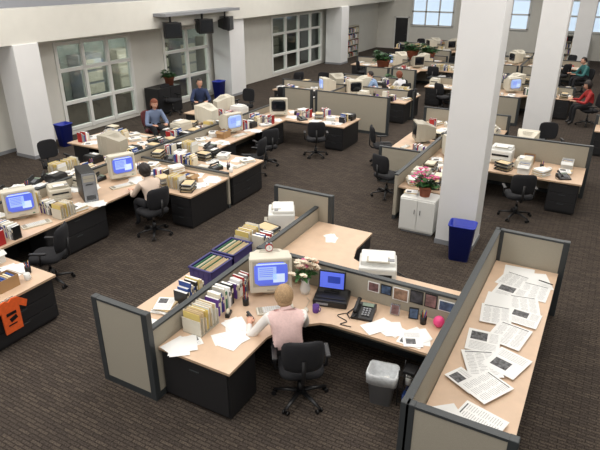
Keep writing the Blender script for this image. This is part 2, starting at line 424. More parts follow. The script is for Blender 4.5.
# ===== foreground workstation
b=B()
SX=-4.32
panel(b,-5.15,4.03,SX,4.03,1.3)
panel(b,SX,4.08,SX,8.5,1.06,posts=False)
panel(b,-5.2,8.55,-4.05,8.55,1.3)
panel(b,SX+.05,6.42,-1.14,6.42,1.16,posts=False)
panel(b,-1.1,4.1,-1.1,8.55,1.3)
panel(b,-1.05,4.1,-.12,4.1,1.3)
panel(b,-1.05,8.55,-.1,8.55,1.3)
top(b,[(SX+.045,4.12),(-3.2,4.12),(-3.2,4.95),(-3.05,5.3),(-2.75,5.56),(-2.6,5.6),(-1.145,5.6),(-1.145,6.375),(SX+.045,6.375)])
top(b,[(SX+.045,6.465),(-1.145,6.465),(-1.145,7.25),(-2.7,7.25),(-3.1,7.45),(-3.2,7.8),(-3.2,8.5),(SX+.045,8.5)])
top(b,rect(-5.15,SX-.045,4.08,8.5))
top(b,rect(-1.055,-.13,4.15,8.5))
ped(b,SX+.06,-3.24,4.16,4.72,'-y',1);ped(b,-3.95,-3.22,7.75,8.46,'+x')
ped(b,-5.1,-4.5,4.12,4.9,'-x');ped(b,-5.1,-4.5,7.4,8.4,'-x')
ped(b,-5.1,-4.5,5.4,6.4,'-x')
for y0 in(4.2,5.3,6.4,7.5): ped(b,-1.0,-.17,y0,y0+.95,'+x',2)
b.b2(-1.6,-1.2,6.5,7.2,.0,TZ-.036,CHAR)
b.obj('cubicle_workstation')
# ===== left row
b=B()
LX=-9.85
panel(b,LX,2.6,LX,16.3,.98,posts=False)
top(b,[(LX+.045,2.6),(-8.4,2.6),(-8.4,3.5),(-6.9,3.5),(-6.9,4.75),(-8.45,4.75),(-8.45,8.3),(-7.15,8.3),(-7.15,9.68),(LX+.045,9.68)])
top(b,[(LX+.045,9.76),(-7.15,9.76),(-7.15,11.15),(-8.6,11.15),(-8.75,11.5),(-8.75,15.0),(-6.75,15.0),(-6.75,16.3),(LX+.045,16.3)])
panel(b,-9.8,9.72,-7.2,9.72,.86,posts=False)
ped(b,-7.7,-6.95,3.56,4.7,'+x');ped(b,-9.0,-8.5,5.8,7.25,'+x',2)
ped(b,-7.75,-7.2,8.36,9.62,'-y');ped(b,-7.75,-7.2,9.84,11.1,'+x')
ped(b,-7.4,-6.8,15.06,16.24,'-y');ped(b,-9.3,-8.8,11.6,12.3,'+x');ped(b,-9.4,-8.85,14.2,15.0,'+x')
b.b2(-9.3,-9.26,2.7,5.7,.05,TZ-.04,CHAR)
top(b,[(-12.7,4.6),(-10.9,4.6),(-10.9,5.9),(-10.95,9.9),(-12.7,9.9),(-12.7,11.6),(-10.95,11.6),(-10.95,14.2),(-12.2,14.2),(-12.2,15.2),(LX-.045,15.2),(LX-.045,3.2),(-12.7,3.2)])
ped(b,-12.6,-12.0,10.0,11.5,'-x');ped(b,-12.6,-12.0,3.3,4.5,'-x');ped(b,-12.15,-11.6,14.25,15.15,'-x');ped(b,-10.9,-10.4,7.6,8.6,'-x')
b.obj('cubicle_workstation')
# ===== right middle cluster
b=B()
RX=-3.65
panel(b,RX,10.95,RX,17.0,1.05,posts=False)
top(b,[(RX+.045,11.0),(-2.6,11.0),(-2.6,12.7),(-2.3,13.0),(-.12,13.0),(-.12,14.3),(RX+.045,14.3)])
top(b,[(RX+.045,14.42),(-.12,14.42),(-.12,15.8),(-2.4,15.8),(-2.4,17.0),(RX+.045,17.0)])
panel(b,-2.4,14.36,-.1,14.36,1.3)
panel(b,RX,14.36,-2.5,14.36,1.16,posts=False)
ped(b,-.78,-.16,13.05,14.25,'-y');ped(b,-.78,-.16,14.5,15.7,'+y');ped(b,-3.5,-2.65,11.05,11.7,'-y')
top(b,[(-4.8,13.2),(RX-.045,13.2),(RX-.045,17.0),(-4.8,17.0)])
ped(b,-4.75,-4.2,13.25,14.0,'-x');ped(b,-4.75,-4.2,15.6,16.9,'-x')
panel(b,-4.85,13.15,-3.7,13.15,.95);panel(b,-4.9,17.05,-2.4,17.05,1.2)
b.obj('cubicle_workstation')
# ===== generic far cluster
def gen_cluster(hw):
    b=B()
    panel(b,0,0,0,5.2,1.0,posts=False)
    for q in(-1,1):
        panel(b,0,2.6,q*2.75,2.6,1.05)
        panel(b,q*.1,0,q*(2.75 if q>0 and hw>1.1 else 1.2),0,hw);panel(b,q*.1,5.2,q*1.2,5.2,1.0)
        for (ya,yb,yc,yd) in((.05,1.7,1.7,2.56),(2.64,3.5,3.5,5.15)):
            if ya<1: pts=[(.045,.05),(1.0,.05),(1.0,1.4),(1.3,1.7),(2.75,1.7),(2.75,2.56),(.045,2.56)]
            else: pts=[(.045,2.64),(2.75,2.64),(2.75,3.5),(1.3,3.5),(1.0,3.8),(1.0,5.15),(.045,5.15)]
            pts=[(q*x,y) for x,y in pts]
            if q<0:pts=pts[::-1]
            top(b,pts)
        for y0,fc in((1.76,'-y'),(2.7,'+y')):
            x0,x1=sorted((q*2.1,q*2.7));ped(b,x0,x1,y0,y0+.74,fc)
        x0,x1=sorted((q*.3,q*.95));ped(b,x0,x1,.1,.7,'-y');ped(b,x0,x1,4.5,5.1,'+y')
    return b.mesh('cubicle_workstation')
GC=gen_cluster(1.28);GC2=gen_cluster(1.0)
CL=[(-9.0,17.4),(-9.0,25.0),(-3.9,20.9),(-3.9,28.6),(2.6,16.5),(2.6,24),(-9.4,32.4)]
def clutter(x,y,dens=1,rz=0):
    r=random.random();u=random.uniform
    if r<.20:item('stk',x,y,rz=u(-40,40)+rz)
    elif r<.44:item('lse',x,y,rz=u(0,180))
    elif r<.56:item('bks',x,y,rz=random.choice([0,90,180,270]),sc=.9)
    elif r<.60:item('org',x,y,rz=random.choice([0,90]),sc=1)
    elif r<.69:item('tray',x,y,rz=random.choice([0,90,20,70]),sc=1)
    elif r<.73:item('box',x,y,rz=random.choice([0,90]),sc=.85)
    elif r<.79:item('ph',x,y,rz=u(-60,60))
    elif r<.87:
        item('cup',x-.1,y+.08);item('mug',x+.08,y-.07,rz=u(0,300))
    elif r<.92:item('pr',x,y,rz=random.choice([0,90,-90,180]),sc=.9)
    elif r<.98:item('kb',x,y,rz=random.choice([0,80,90,180]),sc=.9)
def strip(x0,x1,y0,y1,step=.44,p=.85,avoid=()):
    ny=max(1,round((y1-y0)/step));nx=max(1,round((x1-x0)/step))
    for j in range(ny):
        for i in range(nx):
            x=x0+(i+.5)*(x1-x0)/nx;y=y0+(j+.5)*(y1-y0)/ny
            if random.random()<p and all((x-a)**2+(y-c)**2>.15 for a,c in avoid): clutter(x+random.uniform(-.03,.03),y+random.uniform(-.03,.03))
for ci,(cx,cy) in enumerate(CL):
    put(GC if ci==0 else GC2,'cubicle_workstation',(cx,cy,0))
    for q in(-1,1):
        av=[]
        for yy,cyy in((cy+2.15,cy+1.15),(cy+3.05,cy+4.1)):
            mx_=cx+q*.55;av.append((mx_,yy));item('crt:%d'%random.choice([1,1,2,3]),mx_,yy,rz=45*q if yy<cy+2.6 else 180-45*q,sc=1.25)
            chair(cx+q*1.75,cyy-.1 if yy<cy+2.6 else cyy,random.uniform(-40,40)+(20*q if yy<cy+2.6 else 180))
        strip(cx+min(q*.1,q*2.7),cx+max(q*.1,q*2.7),cy+1.75,cy+2.5,avoid=av,p=.97,step=.4)
        strip(cx+min(q*.1,q*2.7),cx+max(q*.1,q*2.7),cy+2.7,cy+3.45,avoid=av,p=.97,step=.4)
        strip(cx+min(q*.1,q*.95),cx+max(q*.1,q*.95),cy+.1,cy+1.6,avoid=av,p=.95)
        strip(cx+min(q*.1,q*.95),cx+max(q*.1,q*.95),cy+3.7,cy+5.1,avoid=av,p=.95)
# ------------------------------------------------------------ foreground items
item('crt:0',-3.8,6.0,rz=36,sc=1.36);item('kb',-3.42,5.52,rz=40);item('mouse',-3.05,5.72,rz=30)
item('org:0',-4.07,4.72,rz=90);item('bks:0',-4.12,5.25,rz=90);item('bks:1',-4.12,5.7,rz=85,sc=.95)
item('lse:0',-3.68,4.72,rz=15);item('lse:1',-3.6,5.0,rz=50);item('lse:2',-4.0,4.34,rz=10);item('cup',-3.86,5.45)
item('bks:2',-4.62,5.2,rz=90);item('crate',-4.75,5.85,rz=90);item('crate',-4.78,6.45,rz=90);item('stk:1',-4.8,4.85,rz=10)
item('bks:3',-4.55,7.05,rz=90);item('org:1',-4.88,7.05,rz=90);item('tray:0',-4.75,7.45,rz=80);item('prw',-4.78,8.0,rz=-60);item('lse:3',-4.8,4.4,rz=60)
item('prw',-2.5,6.95,rz=20,sc=1.2);item('ph',-2.32,6.02,rz=10,sc=1.3);item('mug:0',-2.92,5.76)
item('lse:4',-1.98,5.87,rz=20);item('lse:5',-1.45,5.8,rz=80);item('lse:1',-3.7,8.0,rz=40,sc=.8);item('cup',-1.55,6.2)
b=B();b.box((0,.0,.05),(.46,.36,.1),BPL,bev=.02);b.box((0,.02,.105),(.4,.28,.012),CHAR2,bev=.004);b.box((-.1,-.182,.05),(.16,.008,.03),GRY)
b.obj('fax_machine',(-2.85,6.12,TZ+.001),D(15),sc=1.05)
b=B();b.box((0,.02,.01),(.22,.16,.02),BPL,bev=.006);b.tube([(0,.03,.02),(0,.04,.12)],.02,BPL)
b.box((0,0,.185),(.38,.04,.28),BPL,bev=.01,rx=-.12);b.box((0,-.022,.188),(.34,.003,.235),SCRB,rx=-.12);b.box((0,.035,.18),(.22,.04,.16),BPL,bev=.015)
b.box((.03,-.026,.2),(.18,.002,.1),mat('screen_deep',s(40,60,150),.3,emit=.5),rx=-.12)
b.obj('flat_monitor',(-2.88,6.18,TZ+.12),D(14),sc=1.0)
b=B();b.cyl((0,-.02,.06),(0,.02,.06),.055,.055,RED,16);b.cyl((0,-.022,.06),(0,-.02,.06),.045,.045,PAP,16);b.box((0,-.024,.075),(.004,.002,.03),BPL);b.box((.012,-.024,.06),(.025,.002,.004),BPL)
for q in(-1,1):b.cyl((q*.03,0,0),(q*.025,0,.02),.006,.006,BPL,6);b.sph((q*.03,0,.118),.018,CHR,8,5)
b.obj('alarm_clock',(-3.8,6.0,TZ+.61),D(36))
PEACH=mat('petal_peach',s(230,180,150))
r=random.Random(9);b=B();n=14;C=lambda rr_,z:[(rr_*math.cos(2*pi*i/n),rr_*math.sin(2*pi*i/n),z) for i in range(n)]
b.loft([C(.045,0),C(.06,.06),C(.04,.14),C(.05,.18),C(.044,.18),C(.035,.14),C(.04,.02)],WHT)
for i in range(26):
    a=r.uniform(0,2*pi);e=r.uniform(.5,1.5);L=r.uniform(.15,.26);d=Vector((math.cos(a)*math.cos(e),math.sin(a)*math.cos(e),math.sin(e)))
    p=Vector((0,0,.16));t=p+d*L;b.tube([p,t],.003,LEAF,5);m_=r.choice([PETW,PETW,PINK,PETW,PEACH])
    for k in range(9):
        aa=k*.7;leafpts(b,t,(math.cos(aa),math.sin(aa),.2+.1*k),.05,.024,m_,.1)
    leafpts(b,p+d*L*.5,(math.cos(a+.5),math.sin(a+.5),.3),.1,.02,LEAF)
b.obj('flower_bouquet',(-3.28,6.12,TZ+.001),0,sc=1.3)
r=random.Random(4);b=B();x=-2.42
PCS=[mat('photo_a',s(120,90,90),noise=.6,nscale=14),mat('photo_b',s(70,90,120),noise=.6,nscale=14),mat('photo_c',s(150,120,100),noise=.6,nscale=14),mat('photo_d',s(60,60,66),noise=.6,nscale=14)]
i=0
while x<-1.4:
    w=r.uniform(.15,.24);h=r.uniform(.15,.21);z=r.uniform(.99,1.03)
    b.box((x+w/2,6.378,z),(w,.006,h),r.choice([PAP,BPL,PAP]));b.box((x+w/2,6.373,z),(w-.03,.006,h-.03),PCS[i%4]);x+=w+.02;i+=1
b.obj('pinned_photographs')
b=B();b.sph((0,0,.08),(.075,.075,.08),mat('pink_rubber',s(225,70,130),.35),16,10);b.cyl((0,0,-.0),(0,0,.02),.03,.03,BPL,10);b.obj('pink_ball',(-1.35,6.22,TZ+.002))
for k,(x,y) in enumerate(((-1.95,6.22),(-1.7,6.25))):
    b=B();b.box((0,0,.08),(.13,.012,.16),[CHR,BPL][k],rx=-.2);b.box((0,-.009,.08),(.1,.006,.125),PCS[k],rx=-.2);b.box((0,.035,.05),(.03,.006,.1),BPL,rx=.4);b.obj('picture_frame',(x,y,TZ+.003),D(5+8*k))
# stapler and tape dispenser
b=B();b.box((0,0,.008),(.04,.16,.016),BPL,bev=.004);b.box((0,.005,.04),(.034,.15,.025),BPL,rx=.12,bev=.006);b.box((0,-.03,.024),(.02,.09,.01),CHR);b.obj('stapler',(-3.62,5.2,TZ+.002),D(60),sc=1.1)
b=B();b.loft([[(-.025,-.07,0),(.025,-.07,0),(.025,.08,0),(-.025,.08,0)],[(-.025,-.07,.05),(.025,-.07,.05),(.025,.08,.03),(-.025,.08,.03)]],BPL,smooth=False);b.cyl((-.012,-.01,.06),(.012,-.01,.06),.035,.035,PAP2,16);b.obj('tape_dispenser',(-3.92,5.12,TZ+.002),D(20),sc=1.1)
def cable(name,pts,r_=.006,m=BPL):
    b=B();P=[Vector(p) for p in pts];out=[]
    for i in range(len(P)-1):
        p0,p1,p2,p3=P[max(i-1,0)],P[i],P[i+1],P[min(i+2,len(P)-1)]
        for k in range(6):
            t=k/6;out.append(.5*((2*p1)+(p2-p0)*t+(2*p0-5*p1+4*p2-p3)*t*t+(3*p1-p0-3*p2+p3)*t**3))
    out.append(P[-1]);b.tube(out,r_,m,6);b.obj(name)
z=TZ+.008
cable('phone_cord',[(-2.5,5.95,z),(-2.62,5.82,z),(-2.45,5.75,z),(-2.5,5.65,z),(-2.35,5.66,z)])
cable('power_cable',[(-1.9,8.2,.01),(-2.6,8.6,.01),(-3.2,8.9,.01),(-3.9,9.1,.01),(-4.2,8.7,.01)],.008)
b=B();zc=TZ+.002
for (x,y,w,h,rz,k) in [(-.66,8.2,.46,.5,5,0),(-.4,8.1,.42,.5,20,0),(-.7,7.95,.4,.5,-12,1),(-.38,7.75,.42,.5,-3,1),(-.68,7.55,.46,.44,-8,3),(-.45,7.3,.42,.5,12,1),(-.78,7.2,.36,.5,2,0),(-.4,6.95,.42,.4,-5,3),(-.74,6.85,.42,.5,8,1),(-.5,6.45,.45,.55,-10,1),(-.76,6.15,.42,.5,6,3),(-.68,5.7,.42,.52,24,1),(-.42,5.85,.42,.5,-18,2),(-.78,5.3,.28,.4,60,3),(-.55,5.3,.4,.5,-30,1),(-.5,4.72,.42,.5,75,1),(-.8,4.6,.36,.4,40,0)]:
    sheet(b,x,y,zc,w*.95,h*.95,D(rz),PAP,k);zc+=.0024
b.obj('newspaper_proofs')
b=B();b.cyl((-.36,8.05,TZ+.055),(-.16,8.0,TZ+.055),.008,.008,BPL,8);b.obj('marker_pen')
def bin_mesh(c,w,d,h,liner=False):
    b=B();b.loft([rr(w*.75,d*.75,0,.3),rr(w,d,h,.3),rr(w*1.06,d*1.06,h,.3),rr(w*1.06,d*1.06,h+.02,.3),rr(w*.97,d*.97,h+.02,.3),rr(w*.72,d*.72,.03,.3)],c)
    if liner:
        r=random.Random(2)
        J=lambda w_,d_,z,q:[(x*(1+r.uniform(-q,q)),y*(1+r.uniform(-q,q)),zz+r.uniform(-q,q)*.2) for x,y,zz in rr(w_,d_,z,.35,28)]
        b.loft([J(w*1.1,d*1.1,h-.1,.03),J(w*1.12,d*1.12,h+.0,.02),J(w*1.08,d*1.08,h+.035,.02),J(w*.95,d*.95,h+.02,.02),J(w*.8,d*.8,h*.5,.05),J(w*.5,d*.5,h*.45,.05)],BAGM)
        for i in range(4):b.sph((r.uniform(-.06,.06),r.uniform(-.05,.05),h*.6+r.uniform(0,.05)),.05,PAP,7,5,fn=lambda p:p*r.uniform(.8,1.15))
    return b.mesh('waste_bin')
put(bin_mesh(GRY,.32,.25,.4,True),'waste_basket',(-1.78,5.4,.001),D(10),sc=1.12)
BB=bin_mesh(BIN,.42,.34,.62)
put(BB,'recycling_bin',(-1.9,9.78,.001),D(5),sc=1.14);put(BB,'recycling_bin',(-14.75,11.45,.001),D(90),sc=1.1);put(BB,'recycling_bin',(-14.75,19.6,.001),D(90),sc=1.2)
b=B()
for zz in(.08,.3,.5):
    for i in range(9):b.cyl((-.18+i*.045,-.12,zz),(-.18+i*.045,.12,zz),.004,.004,BPL,5)
    for yy in(-.12,.12):b.cyl((-.19,yy,zz),(.19,yy,zz),.006,.006,BPL,6)
for xx in(-.19,.19):
    for yy in(-.12,.12):b.cyl((xx,yy,0),(xx,yy,.56),.008,.008,BPL,6)
b.box((-.08,0,.14),(.12,.2,.1),BLU,bev=.01);b.box((.09,0,.345),(.14,.2,.07),BPL,bev=.01);b.cyl((-.1,0,.31),(-.1,0,.46),.04,.035,WHT,12);b.cyl((.05,0,.51),(.05,0,.6),.035,.03,RED,12);b.box((-.08,0,.53),(.15,.18,.05),BPL,bev=.01)
b.obj('wire_rack',(-1.38,5.5,.001),D(0))
b=B();b.b2(-3.35,-2.62,10.42,10.9,.05,.78,WHT,.008);b.b2(-3.3,-2.65,10.46,10.86,0,.05,GRY)
for i in range(2):
    b.box((-3.16+.37*i,10.41,.42),(.35,.02,.66),WHT,bev=.004);b.box((-3.03+.12*i,10.395,.5),(.012,.014,.1),CHR)
b.obj('storage_cabinet')
item('plp',-2.92,10.68,.782,sc=1.45);item('stk:1',-3.2,10.66,.782,rz=90,sc=.9)
# ------------------------------------------------------------ chairs
chair(-2.70,4.93,34)
for x,y,rz in ((-7.95,5.4,120),(-8.15,12.85,60),(-7.3,14.25,30),(-12.1,21.6,60),(-5.3,14.5,-60),(-1.3,12.35,20),(-4.3,12.2,-20),(-14.6,16.4,-90),(-11.6,16.9,180),(-6.6,20.2,70),(-1.2,16.8,200),(-11.6,6.4,-70),(-12.0,8.9,-100),(-7.9,11.75,100)):
    chair(x,y,rz)
chair(-7.75,7.8,75,CHN)
chair(-12.1,12.7,-80,CHM);chair(-12.8,15.9,-140)
# ------------------------------------------------------------ left row items
for x,y,rz,k in ((-9.35,6.0,60,0),(-9.3,8.5,65,0),(-9.4,12.9,70,2),(-9.25,15.4,30,1),(-10.6,5.6,-100,1),(-10.6,9.6,-80,3),(-10.6,13.4,-90,1),(-9.3,3.9,60,2),(-10.9,14.7,150,1)): item('crt:%d'%k,x,y,rz=rz,sc=1.3)
item('tw:1',-9.0,7.3,rz=60,sc=1.4);item('kb',-8.85,8.1,rz=70);item('kb',-8.75,5.85,rz=70);item('kb',-8.95,12.75,rz=80)
item('pr:0',-10.7,12.3,rz=-100);item('prw',-10.35,14.75,rz=180,sc=1);item('pr:0',-9.5,7.0,rz=60,sc=1)
MON=[(-9.35,6.0),(-9.3,8.5),(-9.4,12.9),(-9.25,15.4),(-10.6,5.6),(-10.6,9.6),(-10.6,13.4),(-9.3,3.9),(-9.0,7.35),(-8.85,8.1),(-8.75,5.85),(-8.95,12.75),(-10.7,12.3),(-10.35,14.75),(-10.9,14.7),(-9.5,7.0)]
strip(-9.78,-8.48,2.7,8.3,.35,.98,MON);strip(-9.75,-7.25,8.4,9.6,.35,.95,MON);strip(-9.75,-7.25,9.85,11.05,.35,.95,MON)
strip(-9.75,-8.8,11.2,14.9,.35,.98,MON);strip(-9.75,-6.85,15.1,16.2,.4,.95,MON)
strip(-8.3,-7.0,3.6,4.7,.42,.8,MON)
strip(-10.9,-9.92,3.3,15.1,.35,.98,MON);strip(-12.6,-11.05,10.0,11.5,.38,.97,MON);strip(-12.6,-11.05,3.3,4.5,.4,.9,MON)
# right cluster items
R2=[(-3.2,13.7),(-2.0,13.7),(-1.7,15.0),(-3.0,15.0),(-4.3,14.6)]
item('crt:1',-3.2,13.8,rz=35,sc=1.25);item('crt:1',-3.1,14.95,rz=150,sc=1.25);item('crt:3',-4.2,14.6,rz=-60,sc=1.25);item('prw',-2.0,13.9,rz=0);item('crt:2',-1.6,14.95,rz=180,sc=1.2)
strip(-3.55,-2.7,11.1,13.3,.4,.97,R2);strip(-2.5,-.3,13.1,14.2,.42,.85,R2);strip(-3.5,-.3,14.5,15.7,.4,.95,R2);strip(-4.7,-3.75,13.3,16.9,.4,.97,R2);strip(-3.5,-2.5,15.8,16.9,.4,.95,R2)
# orange t-shirt hung on the desk end
b=B()
f=[(-.14,-.28),(.14,-.28),(.145,.1),(.25,.02),(.29,.12),(.15,.24),(.06,.26),(0,.22),(-.06,.26),(-.15,.24),(-.29,.12),(-.25,.02),(-.145,.1)]
b.loft([[(0,y,z) for y,z in f],[(.03+.0*y,y*1.02,z*1.01) for y,z in f]],ORG,smooth=False)
b.box((.034,0,.03),(.004,.16,.05),BPL);b.box((.034,.02,-.06),(.004,.12,.07),BPL,rx=.3);b.box((.034,-.01,-.15),(.004,.14,.02),BPL)
b.cyl((.0,-.1,.27),(.0,.1,.27),.006,.006,CHR,6)
b.obj('orange_tshirt',(-6.872,3.9,.54),0,sc=.95)
# ------------------------------------------------------------ people
def seg_d(p,a,b_):
    ab=b_-a;t=max(0,min(1,(p-a).dot(ab)/max(ab.length_squared,1e-9)));return (p-(a+ab*t)).length
def person(name,loc,rz,shirt,sleeve,pants,hair,hairstyle='short',lean=8,lw=(-.17,.42,.735),rw=(.17,.42,.735),turn=0,sc=1.1,look=-.2,wide=1):
    E=bpy.data.objects.new(name,None);COL.objects.link(E);E.location=loc;E.rotation_euler=(0,0,D(rz));E.scale=(sc,)*3
    la=D(lean);cl,sl=math.cos(la),math.sin(la)
    def ln(x,y,z):
        zz=z-.56; return (x,y*cl+zz*sl,.56+zz*cl-y*sl)
    V=[(0,-.04,.575),ln(0,-.05,.69),ln(0,-.035,.82),ln(0,-.015,.94),ln(0,-.005,1.01),ln(0,.02,1.09)]
    Rr=[(.155*wide,.125),(.145*wide,.115),(.155*wide,.12),(.145*wide,.1),(.07,.065),(.052,.052)]
    Ed=[(0,1),(1,2),(2,3),(3,4),(4,5)]
    tags={ (0,1):'t',(1,2):'t',(2,3):'t',(3,4):'t',(4,5):'k'}
    for q,w in((-1,lw),(1,rw)):
        S_=Vector(ln(q*.165*wide,-.01,.965));W=Vector(w)
        d=W-S_;L=d.length
        if L>.56: W=S_+d*(.56/L);L=.56
        mid=(S_+W)/2;hl=max(.02,.29**2-(L/2)**2)**.5
        el=mid+Vector((q*.5,-.2,-.8)).normalized()*hl
        i=len(V);V+=[tuple(S_),tuple(el),tuple(W)];Rr+=[(.068,.062),(.05,.05),(.03,.032)]
        Ed+=[(3,i),(i,i+1),(i+1,i+2)];tags[(3,i)]='t';tags[(i,i+1)]='s';tags[(i+1,i+2)]='f'
        j=len(V);V+=[(q*.09,.04,.565),(q*.12,.40,.55),(q*.12,.40,.12),(q*.125,.52,.04)];Rr+=[(.095,.085),(.065,.065),(.042,.045),(.035,.03)]
        Ed+=[(0,j),(j,j+1),(j+1,j+2),(j+2,j+3)];tags[(0,j)]='p';tags[(j,j+1)]='p';tags[(j+1,j+2)]='p';tags[(j+2,j+3)]='o'
        hb=B();fd=(W-el).normalized();fd.z=min(fd.z,0)*.2;fd.normalize()
        side=fd.cross(Vector((0,0,1))).normalized()*1
        p0=W+fd*.01
        hb.tube([W-fd*.02,p0+fd*.03,p0+fd*.06,p0+fd*.085],[.024,.034,.04,.034],SKIN,10,.45)
        for k,(o_,Lf) in enumerate(((-.03,.062),(-.01,.075),(.011,.07),(.03,.055))):
            bs=p0+fd*.075+side*o_
            hb.tube([bs-fd*.02,bs+fd*Lf*.45+Vector((0,0,.006)),bs+fd*Lf*.8+Vector((0,0,-.004)),bs+fd*Lf+Vector((0,0,-.014))],[.0095,.009,.008,.006],SKIN,7)
        ts=side*(-q)
        hb.tube([p0+fd*.02+ts*.025,p0+fd*.05+ts*.05,p0+fd*.08+ts*.058],[.012,.011,.008],SKIN,7)
        put(hb.mesh('hand'),'hand_%s'%('l' if q<0 else 'r'),parent=E)
    me=bpy.data.meshes.new('b');me.from_pydata(V,Ed,[]);ob=bpy.data.objects.new('b',me);COL.objects.link(ob)
    ob.modifiers.new('s','SKIN')
    for i,rad in enumerate(Rr):me.skin_vertices[0].data[i].radius=rad
    me.skin_vertices[0].data[0].use_root=True
    sb=ob.modifiers.new('u','SUBSURF');sb.levels=2;sb.render_levels=2
    bpy.context.view_layer.update();dg=bpy.context.evaluated_depsgraph_get()
    m2=bpy.data.meshes.new_from_object(ob.evaluated_get(dg));bpy.data.objects.remove(ob)
    m2.materials.clear()
    for m in(shirt,sleeve,SKIN,pants,BPL):m2.materials.append(m)
    VV=[Vector(v) for v in V];idx={'t':0,'s':1,'f':1,'k':2,'p':3,'o':4}
    for p in m2.polygons:
        c=p.center;best=min(Ed,key=lambda e:seg_d(c,VV[e[0]],VV[e[1]])/max(Rr[e[0]][0],.03)**.5)
        k=idx[tags[best]]
        if k==0 and best[0]==3 and abs(c.x)>.16*wide and best!=(3,4):k=1
        p.material_index=k;p.use_smooth=True
    put(m2,'body',parent=E)
    hb=B()
    def hf(p):
        t=max(0,-p.z/.12);k=1-.32*t*t
        return Vector((p.x*k,p.y*(1-.12*t) +(.012*t if p.y>0 else .02*t),p.z))
    hb.sph((0,0,0),(.078,.095,.118),SKIN,18,14,fn=hf)
    hb.tube([(0,.086,.02),(0,.1,-.01),(0,.112,-.03),(0,.09,-.04)],[.006,.01,.014,.008],SKIN,8)
    for q in(-1,1):
        hb.sph((q*.03,.08,.012),(.014,.01,.009),EYEW,10,6);hb.sph((q*.03,.088,.012),(.006,.004,.006),EYED,8,5)
        hb.sph((q*.079,-.004,-.008),(.009,.02,.03),SKIN,8,6);hb.tube([(q*.014,.092,.032),(q*.044,.082,.034)],.004,hair,5)
    hb.sph((0,.09,-.062),(.024,.008,.008),LIP,10,6)
    if hairstyle=='short':
        hb.sph((0,-.016,.012),(.108,.120,.13),hair,48,30,fn=lambda p:p*(1+.035*math.sin(math.atan2(p.y,p.x)*11+p.z*50)*(1-abs(p.z)/.14)),cut=lambda c:(c.y>.045 and c.z<.05) or c.z<-.1)
        hb.sph((0,-.04,-.075),(.085,.068,.05),hair,20,10)
    elif hairstyle=='long':
        hb.sph((0,-.012,.015),(.1,.11,.125),hair,20,14,fn=lambda p:Vector((p.x*(1+.25*max(0,-p.z/.12)),p.y,p.z*(1.7 if p.z<0 else 1)))*(1+.02*math.sin(p.x*150)),cut=lambda c:(c.y>.03 and c.z<.06) or c.z<-.19)
    else:
        hb.sph((0,-.012,.018),(.086,.104,.114),hair,20,14,cut=lambda c:(c.y>.03 and c.z<.07) or c.z<-.04)
    h=put(hb.mesh('head'),'head',ln(0,.045,1.185),parent=E);h.rotation_euler=(look-la*.6,0,D(turn))
    return E
PV=mat('vest_pink',s(224,192,188),.9,noise=.06,nscale=40,bump=.3);SLW=mat('sleeve_white',s(232,228,224),.85)
HB=mat('hair_ash_blond',s(172,142,106),.7,noise=.25,nscale=90);HD=mat('hair_dark',s(40,32,30),.6,noise=.2,nscale=60);HR=mat('hair_auburn',s(120,64,42),.7,noise=.2,nscale=60)
PB=mat('trousers_black',s(34,34,38),.9);JB=mat('shirt_navy',s(50,62,96),.9);JL=mat('blouse_bluegrey',s(120,135,165),.9);PC=mat('blouse_cream',s(216,196,180),.9);LB=mat('shirt_lightblue',s(140,165,200),.9)
person('seated_woman',(-2.91,4.98,.0),38,PV,SLW,PB,HB,'short',lean=25,lw=(-.40,.38,.725),rw=(.12,.55,.725),sc=1.12,look=-.1,wide=1.22)
person('seated_woman',(-7.8,7.88,0),72,PC,PC,PB,HD,'short',lean=12,lw=(-.15,.5,.72),rw=(.15,.5,.72),sc=1.14)
person('seated_woman',(-12.0,12.6,0),-120,JL,JL,PB,HR,'long',lean=8,lw=(-.17,.42,.72),rw=(.17,.42,.72),sc=1.2)
person('seated_man',(-12.7,15.75,0),-140,JB,JB,PB,HD,'crop',lean=4,sc=1.25,turn=20)
person('seated_man',(-8.0,20.6,0),100,LB,LB,PB,HD,'crop',lean=12,sc=1.2);chair(-7.95,20.6,100)
person('seated_woman',(-7.2,21.3,0),60,mat('blouse_white',s(225,225,230)),PAP,PB,HR,'short',lean=8,sc=1.15);chair(-7.17,21.25,60)
TEAL=mat('shirt_teal',s(50,110,110))
person('seated_man',(-1.1,28.2,0),120,TEAL,TEAL,PB,HD,'crop',sc=1.25);chair(-1.1,28.15,120)
person('seated_woman',(-.55,22.2,0),110,RED,RED,PB,HD,'short',sc=1.2);chair(-.5,22.2,110)
# ------------------------------------------------------------ room shell
b=B();b.b2(-20.2,7,-2,40.2,-.1,0,CARP);b.obj('floor')
def column(x0,x1,y0,y1,z1=7.2):
    b=B();b.b2(x0,x1,y0,y1,0,z1,COLM,.01);b.b2(x0-.012,x1+.012,y0-.012,y1+.012,0,.1,GRY);b.obj('structural_column')
column(-2.5,-1.76,10.22,10.85)
column(-2.3,-1.5,19.5,20.2);column(-2.4,-1.5,36.6,37.4)
column(-15.15,-14.35,10.0,10.8,3.2);column(-15.4,-14.5,20.2,21.3,3.2);column(-15.3,-14.3,31,32,3.2)
WX=-15.6
wins=[(12.3,15.5),(17.3,20.1),(25.4,31.0)]
b=B();y=-2
for a,c in wins+[(40,40)]:
    b.b2(WX-.2,WX,y,a,0,3.2,WALL);
    if c>a: b.b2(WX-.2,WX,a,c,0,.12,WALL);b.b2(WX-.2,WX,a,c,3.0,3.2,WALL)
    y=c
b.obj('wall_left')
k=1
